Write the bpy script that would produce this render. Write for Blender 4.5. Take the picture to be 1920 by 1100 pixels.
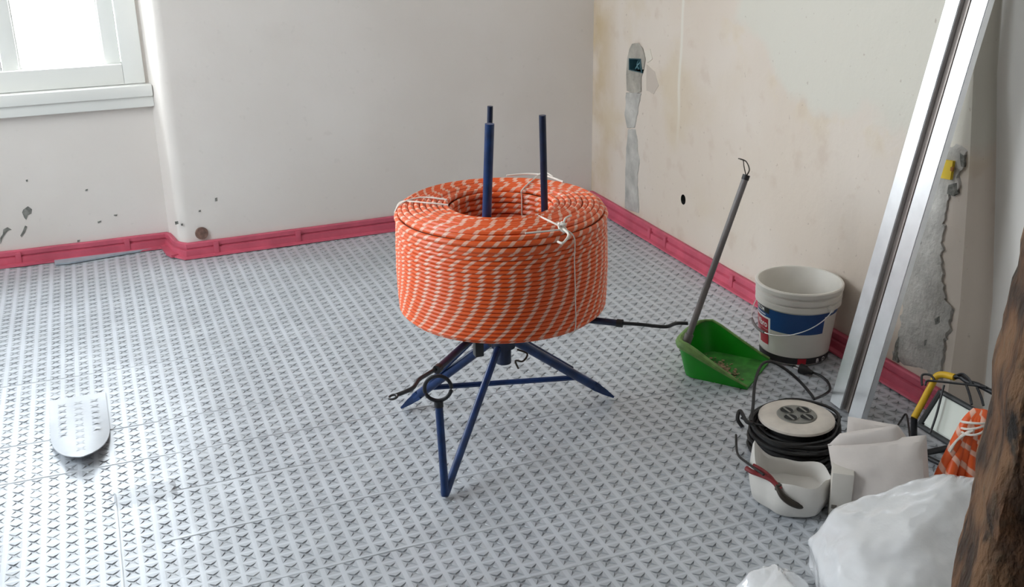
import bpy, bmesh, math, random
import numpy as np
from mathutils import Vector, Matrix, noise
PI = math.pi
random.seed(7)
for o in list(bpy.data.objects): bpy.data.objects.remove(o)
S = bpy.context.scene
COL = S.collection

# ------------------------------------------------------------------ camera
F = 2000.0; TH = math.atan(770/2000.0); ROLL = 0.014; YAW = math.radians(21.2227); H = 1.5
cam = bpy.data.cameras.new('camera'); cam_o = bpy.data.objects.new('camera', cam); COL.objects.link(cam_o)
fw = Vector((math.sin(YAW)*math.cos(TH), math.cos(YAW)*math.cos(TH), -math.sin(TH)))
rt = Vector((math.cos(YAW), -math.sin(YAW), 0)); up = rt.cross(fw)
R_ = rt*math.cos(ROLL) - up*math.sin(ROLL); U_ = rt*math.sin(ROLL) + up*math.cos(ROLL)
M = Matrix((R_, U_, -fw)).transposed().to_4x4(); M.translation = (0, 0, H)
cam_o.matrix_world = M
cam.sensor_width = 36; cam.lens = F/1920*36; cam.clip_start = .02
S.camera = cam_o
# ------------------------------------------------------------------ world, lights, exposure
S.view_settings.view_transform = 'Standard'; S.view_settings.look = 'None'
S.view_settings.gamma = 1; S.view_settings.use_curve_mapping = False
S.view_settings.exposure = 0.0
W = bpy.data.worlds.new('sky'); S.world = W; W.use_nodes = True
bg = W.node_tree.nodes['Background']; bg.inputs[0].default_value = (.86, .94, 1.0, 1); bg.inputs[1].default_value = 14.6
def portal(name, loc, rot, sx, sy):
    l = bpy.data.lights.new(name, 'AREA'); l.shape = 'RECTANGLE'; l.size = sx; l.size_y = sy; l.cycles.is_portal = True
    o = bpy.data.objects.new(name, l); COL.objects.link(o); o.location = loc; o.rotation_euler = rot; return o
portal('window_portal', (-.335, 5.0, 1.55), (-PI/2, 0, 0), 1.2, 1.75)
portal('window_portal', (-1.9, 2.95, 1.8), (0, -PI/2, 0), 1.8, 1.6)

# pixel of the photograph -> point in the room (on the level z, or on an axis plane)
def ray(px, py): return fw + R_*((px-960)/F) - U_*((py-550)/F)
def fl(px, py, z=0.0):
    d = ray(px, py); return Vector((0, 0, H)) + d*((z-H)/d.z)
def onx(px, py, x=2.24):
    d = ray(px, py); return Vector((0, 0, H)) + d*(x/d.x)
def ony(px, py, y):
    d = ray(px, py); return Vector((0, 0, H)) + d*(y/d.y)
def onplane(px, py, c, n):
    d = ray(px, py); o = Vector((0, 0, H)); return o + d*((c-o).dot(n)/d.dot(n))

# ------------------------------------------------------------------ materials
def mat(name, col, rough=.6, metal=0, var=.0, vscale=8, bump=0, bscale=60, spec=.5, coat=0):
    m = bpy.data.materials.new(name); m.use_nodes = True
    n = m.node_tree.nodes; L = m.node_tree.links; b = n['Principled BSDF']
    b.inputs['Roughness'].default_value = rough; b.inputs['Metallic'].default_value = metal
    b.inputs['Specular IOR Level'].default_value = spec; b.inputs['Coat Weight'].default_value = coat
    b.inputs['Base Color'].default_value = (*col, 1)
    tc = n.new('ShaderNodeTexCoord')
    if var:
        t = n.new('ShaderNodeTexNoise'); t.inputs['Scale'].default_value = vscale; t.inputs['Detail'].default_value = 5
        L.new(tc.outputs['Object'], t.inputs['Vector'])
        r = n.new('ShaderNodeValToRGB'); r.color_ramp.elements[0].position = .3; r.color_ramp.elements[1].position = .7
        r.color_ramp.elements[0].color = (*[c*(1-var) for c in col], 1); r.color_ramp.elements[1].color = (*[min(1, c*(1+var)) for c in col], 1)
        L.new(t.outputs['Fac'], r.inputs['Fac']); L.new(r.outputs['Color'], b.inputs['Base Color'])
    if bump:
        t2 = n.new('ShaderNodeTexNoise'); t2.inputs['Scale'].default_value = bscale; t2.inputs['Detail'].default_value = 4
        L.new(tc.outputs['Object'], t2.inputs['Vector'])
        bp = n.new('ShaderNodeBump'); bp.inputs['Strength'].default_value = bump; bp.inputs['Distance'].default_value = .01
        L.new(t2.outputs['Fac'], bp.inputs['Height']); L.new(bp.outputs['Normal'], b.inputs['Normal'])
    return m
class NT:   # small node helper
    def __init__(s, m): s.m = m; s.n = m.node_tree.nodes; s.L = m.node_tree.links
    def val(s, x, sock):
        if isinstance(x, (int, float)): sock.default_value = x
        elif isinstance(x, tuple): sock.default_value = x
        else: s.L.new(x, sock)
    def math(s, op, a, b=0.0, c=None):
        q = s.n.new('ShaderNodeMath'); q.operation = op; s.val(a, q.inputs[0]); s.val(b, q.inputs[1])
        if c is not None: s.val(c, q.inputs[2])
        return q.outputs[0]
    def noise(s, vec, scale, detail=4):
        q = s.n.new('ShaderNodeTexNoise'); q.inputs['Scale'].default_value = scale; q.inputs['Detail'].default_value = detail
        s.L.new(vec, q.inputs['Vector']); return q.outputs['Fac']
    def smooth(s, x, a, b):
        q = s.n.new('ShaderNodeMapRange'); q.interpolation_type = 'SMOOTHSTEP'; s.val(x, q.inputs[0]); q.inputs[1].default_value = a; q.inputs[2].default_value = b
        return q.outputs[0]
    def mix(s, f, a, b):
        q = s.n.new('ShaderNodeMix'); q.data_type = 'RGBA'; s.val(f, q.inputs[0])
        s.val((*a, 1) if isinstance(a, tuple) and len(a) == 3 else a, q.inputs[6]); s.val((*b, 1) if isinstance(b, tuple) and len(b) == 3 else b, q.inputs[7])
        return q.outputs[2]
def smat(name):
    m = mat(name, (.8, .8, .8), .8); t = NT(m); b = t.n['Principled BSDF']
    tc = [x for x in t.n if x.type == 'TEX_COORD'][0]
    sx = t.n.new('ShaderNodeSeparateXYZ'); t.L.new(tc.outputs['Object'], sx.inputs[0])
    return m, t, b, tc.outputs['Object'], sx.outputs

# white plaster of the window wall
mwall, t, b, vec, xyz = smat('white_plaster')
c = t.mix(t.smooth(t.noise(vec, 1.6), .35, .68), (.74, .69, .645), (.79, .745, .705))
c = t.mix(t.math('MULTIPLY', t.smooth(t.noise(vec, 30), .64, .74), .25), c, (.62, .58, .54))
t.L.new(c, b.inputs['Base Color'])
bp = t.n.new('ShaderNodeBump'); bp.inputs['Strength'].default_value = .12; bp.inputs['Distance'].default_value = .01
t.L.new(t.noise(vec, 22), bp.inputs['Height']); t.L.new(bp.outputs['Normal'], b.inputs['Normal'])
# old scraped paint of the right wall: pinkish beige below, grey green paint above, ochre stains
mold, t, b, vec, xyz = smat('scraped_paint')
Y, Z = xyz[1], xyz[2]
n1 = t.noise(vec, 3.2, 6); n2 = t.noise(vec, 11, 5); n3 = t.noise(vec, 1.4, 3)
beige = t.mix(t.smooth(n3, .38, .62), (.70, .605, .515), (.73, .645, .565))
beige = t.mix(t.math('MULTIPLY', t.smooth(n2, .56, .72), .4), beige, (.60, .48, .39))
# edge of the upper paint: z above a line that steps along the wall
edge = t.math('SUBTRACT', t.math('ADD', Z, t.math('MULTIPLY', t.math('SUBTRACT', n1, .5), .34)), t.math('MULTIPLY_ADD', t.math('MAXIMUM', t.math('SUBTRACT', Y, 3.05), -.12), .38, .84))
f_up = t.math('MULTIPLY', t.smooth(edge, -.03, .04), t.smooth(t.math('ADD', Y, t.math('MULTIPLY', n1, .25)), 3.62, 3.52))
c = t.mix(f_up, beige, (.69, .655, .575))
och = t.math('MULTIPLY', t.smooth(t.noise(vec, 2.3, 5), .5, .66), t.smooth(Y, 3.0, 4.4))
c = t.mix(t.math('MULTIPLY', och, .6), c, (.63, .51, .33))
halo = t.math('MULTIPLY', t.smooth(edge, -.12, -.02), t.math('MULTIPLY', t.smooth(edge, .0, -.02), t.smooth(n2, .45, .6)))
c = t.mix(t.math('MULTIPLY', halo, .35), c, (.71, .60, .44))
crn = t.smooth(Y, 4.35, 4.62)
c = t.mix(t.math('MULTIPLY', crn, t.smooth(n1, .35, .6)), c, (.58, .45, .28))
c = t.mix(t.math('MULTIPLY', t.smooth(t.noise(vec, 45, 3), .68, .76), .5), c, (.40, .31, .25))
ln_ = t.smooth(t.math('ABSOLUTE', t.math('SUBTRACT', t.math('ADD', Y, t.math('MULTIPLY', n1, .05)), 3.86)), .016, .003)
c = t.mix(t.math('MULTIPLY', t.math('MULTIPLY', ln_, t.smooth(Z, .38, .8)), .75), c, (.79, .75, .67))
t.L.new(c, b.inputs['Base Color'])
bp = t.n.new('ShaderNodeBump'); bp.inputs['Strength'].default_value = .3; bp.inputs['Distance'].default_value = .012
t.L.new(t.math('ADD', t.math('MULTIPLY', f_up, .25), n2), bp.inputs['Height']); t.L.new(bp.outputs['Normal'], b.inputs['Normal'])

mceil = mat('ceiling_white', (.68, .65, .61), .9)
mroom = mat('room_white', (.78, .75, .71), .9, var=.04, vscale=2)
mmortar = mat('grey_mortar', (.50, .48, .445), .9, var=.22, vscale=14, bump=.9, bscale=45)
mmortar2 = mat('damp_mortar', (.40, .37, .32), .9, var=.2, vscale=16, bump=.8, bscale=45)
mgouge = mat('bare_plaster_gouge', (.22, .22, .20), .95, var=.4, vscale=60, bump=.8, bscale=90)
mpink = mat('pink_foam_strip', (.57, .10, .155), .55, var=.16, vscale=9, bump=.15, bscale=30)
mpvc = mat('white_painted_frame', (.80, .80, .765), .38)
mglass = bpy.data.materials.new('window_glass'); mglass.use_nodes = True
_n = mglass.node_tree.nodes; _L = mglass.node_tree.links; _n.remove(_n['Principled BSDF'])
_t = _n.new('ShaderNodeBsdfTransparent'); _g = _n.new('ShaderNodeBsdfGlossy'); _g.inputs['Roughness'].default_value = .02
_m = _n.new('ShaderNodeMixShader'); _m.inputs[0].default_value = .06
_L.new(_t.outputs[0], _m.inputs[1]); _L.new(_g.outputs[0], _m.inputs[2]); _L.new(_m.outputs[0], _n['Material Output'].inputs[0])
mconc = mat('concrete', (.42, .42, .42), .9, var=.1)
mblue = mat('blue_paint_steel', (.006, .032, .125), .33, var=.35, vscale=25, spec=.5)
mblued = mat('dark_blue_steel', (.005, .014, .05), .36, var=.3, vscale=25)
mblack = mat('black_steel', (.012, .013, .016), .4)
mcable = mat('black_rubber', (.014, .013, .013), .5)
mcord = mat('white_cord', (.80, .75, .68), .7)
mgreen = mat('green_plastic', (.004, .27, .006), .38, var=.12, vscale=14)
mgreen_d = mat('dusty_green_rim', (.16, .30, .08), .6, var=.3, vscale=30)
mgreen_f = mat('dusty_green_plastic', (.04, .24, .03), .6, var=.5, vscale=22)
mdust = mat('brown_dust', (.34, .25, .15), .95, var=.4, vscale=60, bump=.8, bscale=90)
mgreytube = mat('grey_plastic_tube', (.17, .155, .15), .45, var=.15)
mpail = mat('white_pail_plastic', (.76, .73, .67), .42, var=.05, vscale=12)
mlblue = mat('blue_label', (.014, .07, .235), .4); mlred = mat('red_label', (.46, .015, .03), .4)
mlpink = mat('pale_red_label', (.62, .17, .20), .4); mlblack = mat('black_label', (.02, .018, .018), .4); mlwhite = mat('white_print', (.86, .86, .84), .5)
malu = mat('brushed_aluminium', (.80, .81, .82), .36, 1, var=.06, vscale=18)
malu_d = mat('aluminium_groove', (.33, .29, .27), .45, .9)
mreel = mat('cream_plastic', (.66, .60, .53), .45, var=.08, vscale=30)
msock = mat('grey_socket_plate', (.22, .215, .19), .5); mdark = mat('dark_hole', (.012, .012, .012), .7)
mtub = mat('white_tub_plastic', (.68, .655, .615), .5, var=.06, vscale=12)
msack = mat('pale_sack_paper', (.66, .60, .56), .75, var=.05, vscale=10, bump=.15, bscale=25)
mbag = mat('white_bag_film', (.83, .84, .86), .17, var=.03, vscale=12, bump=.35, bscale=16, coat=.6)
mredh = mat('red_grip', (.20, .012, .015), .45); mtool = mat('dark_tool_steel', (.055, .045, .035), .4, .6)
myel = mat('yellow_grip', (.66, .40, .012), .5, var=.08, vscale=40); mlens = mat('frosted_lamp_lens', (.66, .70, .64), .25)
mybox = mat('yellow_box_plastic', (.78, .55, .03), .5); mteal = mat('teal_box_plastic', (.03, .09, .11), .5)
mpipe_end = mat('rusty_pipe_plug', (.20, .115, .09), .8, var=.4, vscale=60, bump=.6, bscale=80)
# timber
mtim, t, b, vec, xyz = smat('rough_timber')
mp = t.n.new('ShaderNodeMapping'); mp.inputs['Scale'].default_value = (1, 1, .55); t.L.new(vec, mp.inputs[0]); v2 = mp.outputs[0]
na = t.noise(v2, 26, 6); nb = t.noise(v2, 9, 4); nc = t.noise(v2, 70, 4)
c = t.mix(t.smooth(na, .35, .65), (.032, .014, .006), (.145, .066, .028))
c = t.mix(t.math('MULTIPLY', t.smooth(nb, .5, .62), .7), c, (.20, .105, .05))
c = t.mix(t.smooth(t.noise(v2, 17, 5), .60, .68), c, (.012, .007, .004))
c = t.mix(t.math('MULTIPLY', t.smooth(nc, .55, .7), .5), c, (.085, .062, .036))
t.L.new(c, b.inputs['Base Color']); b.inputs['Roughness'].default_value = .85
bp = t.n.new('ShaderNodeBump'); bp.inputs['Strength'].default_value = .9; bp.inputs['Distance'].default_value = .012
t.L.new(t.math('ADD', na, nc), bp.inputs['Height']); t.L.new(bp.outputs['Normal'], b.inputs['Normal'])
# striped pipe: white bands wind round an orange pipe (UV: u metres along, v turn round)
def pipe_mat(name, period, duty, twist):
    m = mat(name, (.8, .1, .02), .42); t = NT(m); b = t.n['Principled BSDF']
    uv = [x for x in t.n if x.type == 'TEX_COORD'][0].outputs['UV']
    s = t.n.new('ShaderNodeSeparateXYZ'); t.L.new(uv, s.inputs[0])
    ph = t.math('FRACT', t.math('ADD', t.math('DIVIDE', s.outputs[0], period), t.math('MULTIPLY', s.outputs[1], twist)))
    band = t.math('MULTIPLY', t.smooth(ph, 0, .07), t.smooth(ph, duty+.07, duty))
    t.L.new(t.mix(band, (.80, .115, .02), (.84, .48, .36)), b.inputs['Base Color'])
    return m
mstripe = pipe_mat('orange_white_pipe', .0385, .30, 1.0)
mstripe2 = pipe_mat('orange_white_pipe_wide', .05, .3, 1.0)
# dimpled membrane
def mem(name, col, dirt):
    m, t, b, vec, xyz = smat(name)
    c = t.mix(t.smooth(t.noise(vec, 4.5, 5), .35, .66), tuple(x*.93 for x in col), tuple(x*1.05 for x in col))
    c = t.mix(t.math('MULTIPLY', t.smooth(t.noise(vec, 17, 6), .5, .7), dirt), c, (.50, .52, .54))
    t.L.new(c, b.inputs['Base Color']); b.inputs['Roughness'].default_value = .37; b.inputs['Specular IOR Level'].default_value = 1.0; return m
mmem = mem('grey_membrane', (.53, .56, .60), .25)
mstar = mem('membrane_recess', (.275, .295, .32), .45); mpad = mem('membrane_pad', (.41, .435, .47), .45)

# ------------------------------------------------------------------ object helpers
def link(o, parent=None):
    COL.objects.link(o)
    if parent is not None: o.parent = parent
    return o
def obj(name, bm, m, parent=None, smooth=True, loc=None):
    me = bpy.data.meshes.new(name); bm.to_mesh(me); bm.free()
    for x in (m if isinstance(m, (list, tuple)) else [m]): me.materials.append(x)
    if smooth:
        for p in me.polygons: p.use_smooth = True
        me.set_sharp_from_angle(angle=math.radians(38))
    o = bpy.data.objects.new(name, me)
    if loc is not None: o.location = loc
    link(o, parent)
    if parent is not None:                       # meshes are made in world coordinates
        o.matrix_parent_inverse = parent_world(parent).inverted()
    return o
def parent_world(p):
    m = Matrix.Translation(p.location)
    return m if p.parent is None else parent_world(p.parent) @ p.matrix_parent_inverse @ m
def tag(o, label, cat, group=None):
    o['label'] = label; o['category'] = cat
    if group: o['group'] = group
    return o
def thing(name, label, cat, loc, group=None):
    o = bpy.data.objects.new(name, None); o.location = loc; o.empty_display_size = .05; link(o); return tag(o, label, cat, group)
def struct(o): o['kind'] = 'structure'; return o
def box(bm, lo, hi, bev=0, mtx=None, mi=0):
    r = bmesh.ops.create_cube(bm, size=1); vs = r['verts']
    for v in vs: v.co = Vector([(lo[i]+hi[i])/2 + v.co[i]*(hi[i]-lo[i]) for i in range(3)])
    if bev:
        es = list({e for v in vs for e in v.link_edges})
        r = bmesh.ops.bevel(bm, geom=es, offset=bev, segments=2, affect='EDGES', profile=.6); vs = list({v for f in r['faces'] for v in f.verts} | {v for v in vs if v.is_valid})
        comp = set(vs); st = list(vs)
        while st:
            for e in st.pop().link_edges:
                for w in e.verts:
                    if w not in comp: comp.add(w); st.append(w)
        vs = list(comp)
    if mtx is not None: bmesh.ops.transform(bm, matrix=mtx, verts=vs)
    if mi:
        for f in {f for v in vs for f in v.link_faces}: f.material_index = mi
    return vs
def spline(pts, n=8, closed=False):
    P = [Vector(p) for p in pts]; out = []; N = len(P)
    rng = range(N if closed else N-1)
    for i in rng:
        if closed: a, b_, c_, d = P[i-1], P[i], P[(i+1) % N], P[(i+2) % N]
        else: a, b_, c_, d = P[max(i-1, 0)], P[i], P[i+1], P[min(i+2, N-1)]
        for k in range(n):
            s = k/n
            out.append(.5*((2*b_) + (c_-a)*s + (2*a-5*b_+4*c_-d)*s*s + (3*b_-a-3*c_+d)*s**3))
    if not closed: out.append(P[-1])
    return out
def tube(bm, pts, r, seg=8, closed=False, cap=True, phase=0.0, mi=0):
    pts = [Vector(p) for p in pts]; N = len(pts)
    rr = r if isinstance(r, (list, tuple)) else [r]*N
    uvl = bm.loops.layers.uv.verify()
    def tan(i):
        if closed: return (pts[(i+1) % N]-pts[i-1]).normalized()
        return (pts[min(i+1, N-1)]-pts[max(i-1, 0)]).normalized()
    t0 = tan(0); ref = Vector((0, 0, 1)) if abs(t0.z) < .9 else Vector((1, 0, 0))
    nrm = (ref - t0*ref.dot(t0)).normalized(); rings = []; lens = [0.0]; prev = t0
    for i in range(N):
        tt = tan(i)
        if closed and abs(tt.z) < .9: nrm = Vector((0, 0, 1))
        nrm = (nrm - tt*nrm.dot(tt)).normalized(); bi = tt.cross(nrm)
        rings.append([bm.verts.new(pts[i] + (nrm*math.cos(2*PI*k/seg) + bi*math.sin(2*PI*k/seg))*rr[i]) for k in range(seg)])
        if i: lens.append(lens[-1] + (pts[i]-pts[i-1]).length)
    tot = lens[-1] + ((pts[0]-pts[-1]).length if closed else 0)
    for i in range(N if closed else N-1):
        j = (i+1) % N; u0 = lens[i]; u1 = lens[j] if j else tot
        for k in range(seg):
            l = (k+1) % seg
            f = bm.faces.new((rings[i][k], rings[i][l], rings[j][l], rings[j][k])); f.material_index = mi
            for lp, uv in zip(f.loops, ((u0+phase, k/seg), (u0+phase, (k+1)/seg), (u1+phase, (k+1)/seg), (u1+phase, k/seg))): lp[uvl].uv = uv
    if cap and not closed:
        bm.faces.new(rings[0][::-1]).material_index = mi; bm.faces.new(rings[-1]).material_index = mi
def lathe(bm, prof, cx, cy, seg=48, mi=0, phi0=0, phi1=2*PI):
    full = abs(phi1-phi0-2*PI) < 1e-6; n = seg if full else seg+1; R = []
    for (r, z) in prof:
        if r < 1e-6: v = bm.verts.new((cx, cy, z)); R.append([v]*n)
        else: R.append([bm.verts.new((cx+r*math.cos(phi0+(phi1-phi0)*k/seg), cy+r*math.sin(phi0+(phi1-phi0)*k/seg), z)) for k in range(n)])
    for i in range(len(R)-1):
        for k in range(n if full else n-1):
            l = (k+1) % n; vs = []
            for v in (R[i][k], R[i][l], R[i+1][l], R[i+1][k]):
                if v not in vs: vs.append(v)
            if len(vs) > 2:
                try: bm.faces.new(vs).material_index = mi
                except ValueError: pass
def one(fn, *a, **k):
    bm = bmesh.new(); fn(bm, *a, **k); return bm
def planar(outline, holes, to3, flip=False):
    """flat sheet with holes; to3 maps (a,b) to a point"""
    bm = bmesh.new(); es = []
    for loop in [outline]+holes:
        vs = [bm.verts.new(to3(*p)) for p in loop]
        es += [bm.edges.new((vs[i], vs[(i+1) % len(vs)])) for i in range(len(vs))]
    bmesh.ops.triangle_fill(bm, use_beauty=True, use_dissolve=False, edges=es)
    bmesh.ops.recalc_face_normals(bm, faces=bm.faces)
    return bm
def well(bm, loop, to3a, to3b, mi=0, mback=None):
    a = [bm.verts.new(to3a(*p)) for p in loop]; b_ = [bm.verts.new(to3b(*p)) for p in loop]; n = len(loop)
    for i in range(n): bm.faces.new((a[i], a[(i+1) % n], b_[(i+1) % n], b_[i])).material_index = mi
    bm.faces.new(b_).material_index = mi if mback is None else mback
def circ(cy, cz, r, n=20, sy=1): return [(cy+r*sy*math.cos(2*PI*k/n), cz+r*math.sin(2*PI*k/n)) for k in range(n)]
def rect(a0, b0, a1, b1): return [(a0, b0), (a1, b0), (a1, b1), (a0, b1)]

# ================================================================== room shell
XW = 2.24; YN = 4.80; CZ = 2.9; XL = -1.7; YR = -1.7
bm = one(box, (XL-.3, YR-.3, -.12), (2.8, 5.2, -.0075)); floor = struct(obj('floor', bm, mconc, smooth=False))
struct(obj('ceiling', one(box, (XL-.3, YR-.3, CZ), (2.8, 5.2, CZ+.1)), mceil, smooth=False))
def by(x): return 4.60 + (x-.25)*.0277                        # main face of the window wall
# window wall: main panel, reveal with a rounded arris, niche with the window opening
wx0, wx1, wz0, wz1 = -.885, .21, .70, 2.35
bm = planar(rect(-.935, -.01, .224, CZ), [rect(wx0, wz0, wx1, wz1)], lambda a, z: (a, YN, z))
for q in (rect(wx0, wz0, wx1, wz1),):
    for i in range(4):
        a, b_ = q[i], q[(i+1) % 4]
        bm.faces.new([bm.verts.new(p) for p in ((a[0], YN, a[1]), (b_[0], YN, b_[1]), (b_[0], 5.05, b_[1]), (a[0], 5.05, a[1]))])
def sweep(bm, path, z0, z1):
    lo = [bm.verts.new((x, y, z0)) for x, y in path]; hi = [bm.verts.new((x, y, z1)) for x, y in path]
    for i in range(len(path)-1): bm.faces.new((lo[i], lo[i+1], hi[i+1], hi[i]))
ar = [(.25+.05-.05*math.cos(q), by(.30)+.05-.05*math.sin(q)) for q in [k*PI/16 for k in range(9)]]
sweep(bm, [(.224, YN), (.226, YN-.012), (.232, 4.76), (.242, 4.71)] + ar + [(x, by(x)) for x in (.5, 1, 1.6, 2.25)], -.01, CZ)
sweep(bm, [(XL-.01, by(-.9)), (-.935, by(-.9)), (-.935, YN)], -.01, CZ)
wall_back = struct(obj('wall_back', bm, mwall))
# right wall with chased holes; ends in a rounded edge, then a shallow recess
p_hole = onx(1281, 374); p_box = onx(1192, 122); p_yel = onx(1778, 315)
toR = lambda y, z: (XW, y, z)
hole_l = circ(p_hole.y, p_hole.z, .022, 20, .9)
qb = [onx(*p) for p in ((1181, 109), (1203, 110), (1206, 137), (1181, 131))]; box_l = [(p.y, p.z) for p in qb]
edge_y = lambda z: 2.165 + .11*min(z, 2.0)*.9
bm = planar([(4.72, -.01), (2.19, -.01), (2.195, .35), (2.235, .75), (2.268, 1.0), (2.282, 1.2), (2.30, CZ), (4.72, CZ)], [hole_l, box_l], toR)
bm2 = bm; well(bm2, hole_l, toR, lambda y, z: (XW+.09, y, z), 1); well(bm2, box_l, toR, lambda y, z: (XW+.05, y, z), 1)
# rounded edge and recess beyond it
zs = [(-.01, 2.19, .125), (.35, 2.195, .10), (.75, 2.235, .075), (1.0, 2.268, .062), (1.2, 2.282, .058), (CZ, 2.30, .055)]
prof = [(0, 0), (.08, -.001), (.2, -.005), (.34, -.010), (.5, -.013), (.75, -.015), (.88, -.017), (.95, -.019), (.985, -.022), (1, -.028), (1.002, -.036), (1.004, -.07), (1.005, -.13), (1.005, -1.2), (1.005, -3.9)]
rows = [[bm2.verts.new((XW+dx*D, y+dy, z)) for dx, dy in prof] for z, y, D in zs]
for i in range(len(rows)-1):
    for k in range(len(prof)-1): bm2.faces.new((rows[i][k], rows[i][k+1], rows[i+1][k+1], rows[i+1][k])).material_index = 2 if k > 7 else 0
wall_right = struct(obj('wall_right', bm2, [mold, mdark, mat('recess_brightened', (.83, .80, .755), .9)]))  # recess colour whitened to make up for the light it loses in shade
# left wall with a second window, rear wall
lw = rect(2.2, .95, 3.7, 2.65)
bm = planar(rect(YR, -.01, 5.0, CZ), [lw], lambda y, z: (XL, y, z))
for i in range(4):
    a, b_ = lw[i], lw[(i+1) % 4]
    bm.faces.new([bm.verts.new(p) for p in ((XL, *a), (XL, *b_), (XL-.25, *b_), (XL-.25, *a))])
struct(obj('wall_left', bm, mroom))
struct(obj('wall_rear', one(box, (XL-.1, YR-.1, -.01), (2.7, YR, CZ)), mat('rear_wall_paint', (.20, .17, .145), .9), smooth=False))

# ---- window seen in the photograph
win = bpy.data.objects.new('window_1', None); win.location = ((wx0+wx1)/2, YN, wz0); link(win); struct(win)
def frame(bm, x0, z0, x1, z1, w, y0, y1, bev=.004, wb=None):
    wb = wb or w
    box(bm, (x0, y0, z0), (x0+w, y1, z1), bev); box(bm, (x1-w, y0, z0), (x1, y1, z1), bev)
    box(bm, (x0+w, y0, z0), (x1-w, y1, z0+wb), bev); box(bm, (x0+w, y0, z1-w), (x1-w, y1, z1), bev)
bm = bmesh.new(); frame(bm, wx0, wz0+.03, wx1, wz1, .084, YN-.012, YN+.09); obj('casing', bm, mpvc, win)
mx = -.333
for x0, x1 in ((wx0+.084, mx), (mx, wx1-.084)):
    bm = bmesh.new(); frame(bm, x0+.002, wz0+.048, x1-.002, wz1-.086, .064, YN+.022, YN+.075, .006, .064)
    sash = obj('sash', bm, mpvc, win)
    bm = bmesh.new(); frame(bm, x0+.06, wz0+.108, x1-.06, wz1-.146, .012, YN+.03, YN+.06, .004); obj('glazing_bead', bm, mpvc, sash)
    obj('pane', one(box, (x0+.068, YN+.045, wz0+.114), (x1-.068, YN+.049, wz1-.152)), mglass, sash, smooth=False)
bm = bmesh.new(); box(bm, (-.92, 4.742, .680), (.232, YN+.03, .728), .006); box(bm, (-.92, 4.757, .634), (.232, YN+.01, .680), .005); obj('sill', bm, mpvc, win)
bm = bmesh.new(); bmesh.ops.create_icosphere(bm, subdivisions=2, radius=.006, matrix=Matrix.Translation(ony(219, 134, YN+.012))); obj('screw', bm, mtool, win)
# ---- second window (out of the frame, it lights the floor)
win2 = bpy.data.objects.new('window_2', None); win2.location = (XL, 2.95, .95); link(win2); struct(win2)
bm = bmesh.new()
for a, b_, c_, d in ((2.2, 2.28, .95, 2.65), (3.62, 3.7, .95, 2.65), (2.91, 2.99, .95, 2.65), (2.2, 3.7, .95, 1.03), (2.2, 3.7, 2.57, 2.65)): box(bm, (XL-.14, a, c_), (XL-.08, b_, d), .004)
obj('casing', bm, mpvc, win2)
for a, b_ in ((2.28, 2.91), (2.99, 3.62)): obj('pane', one(box, (XL-.112, a, 1.03), (XL-.108, b_, 2.57)), mglass, win2, smooth=False)

# ---- membrane sheets: square cells with a four pointed recess each
PITCH = .0437
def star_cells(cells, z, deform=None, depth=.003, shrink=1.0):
    base = []; h = PITCH/2; s = .0155*shrink; q = .0062*shrink
    ang = [(-1, -1), (0, -1), (1, -1), (1, 0), (1, 1), (0, 1), (-1, 1), (-1, 0)]
    for a, b_ in ang: base.append((a*h, b_*h, 0))
    for k, (a, b_) in enumerate(ang): base.append((a*s, b_*s, -.0003) if k % 2 == 0 else (a*q, b_*q, -.0003))
    for k, (a, b_) in enumerate(ang): base.append((a*s*.86, b_*s*.86, -depth) if k % 2 == 0 else (a*q*.7, b_*q*.7, -depth))
    for a, b_ in ang: base.append((a*h*.74, b_*h*.83, -.0001))
    base = np.array(base); V = []; Fc = []; MI = []
    for n, (x, y) in enumerate(cells):
        rj = random.uniform(-.0008, .0008), random.uniform(-.0008, .0008); o = n*32
        bb = base.copy(); bb[8:24, :2] *= random.uniform(.88, 1.06); bb[8:, 0] += rj[0]; bb[8:, 1] += rj[1]; bb[16:24, 2] *= random.uniform(.55, 1.05)
        V.append(bb + np.array([x, y, z]))
        for k in range(8):
            l = (k+1) % 8
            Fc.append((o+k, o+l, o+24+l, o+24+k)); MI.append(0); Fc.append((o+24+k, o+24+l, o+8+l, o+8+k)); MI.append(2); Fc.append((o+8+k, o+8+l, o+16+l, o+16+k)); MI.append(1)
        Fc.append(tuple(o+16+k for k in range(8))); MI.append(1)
    V = np.concatenate(V)
    if deform is not None: V = np.array([deform(*v) for v in V])
    me = bpy.data.meshes.new('membrane_sheet'); me.from_pydata(V.tolist(), [], Fc); me.update()
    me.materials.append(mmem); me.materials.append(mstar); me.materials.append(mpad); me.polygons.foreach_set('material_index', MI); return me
x_off = (-.098) % PITCH
def grid(x0, x1, y0, y1): 
    i0 = math.ceil((x0-x_off)/PITCH); i1 = math.floor((x1-x_off)/PITCH); j0 = math.ceil(y0/PITCH); j1 = math.floor(y1/PITCH)
    return [(x_off+(i+.5)*PITCH, (j+.5)*PITCH) for i in range(i0, i1) for j in range(j0, j1)]
flap_x, flap_w, flap_y0, flap_y1 = -.185, .082, 2.845, 3.33
def und(x, y, z):    # slight waviness of the laid sheets
    zz = .0035*noise.noise(Vector((x*2.3, y*2.3, 1.7))) + .0016*noise.noise(Vector((x*9, y*9, 4)))
    d = abs(y-2.643)
    if d < .05 and -.1 < x < .05: zz += .006*(1-d/.05)
    return (x, y, z+zz)
seam = math.ceil(2.643/PITCH)*PITCH
allc = grid(-1.7, 2.235, 1.0, 4.82)
A_ = [c for c in allc if c[1] > seam and c[1] < by(c[0])-.02 + (.2 if -.93 < c[0] < .24 else 0)]
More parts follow.
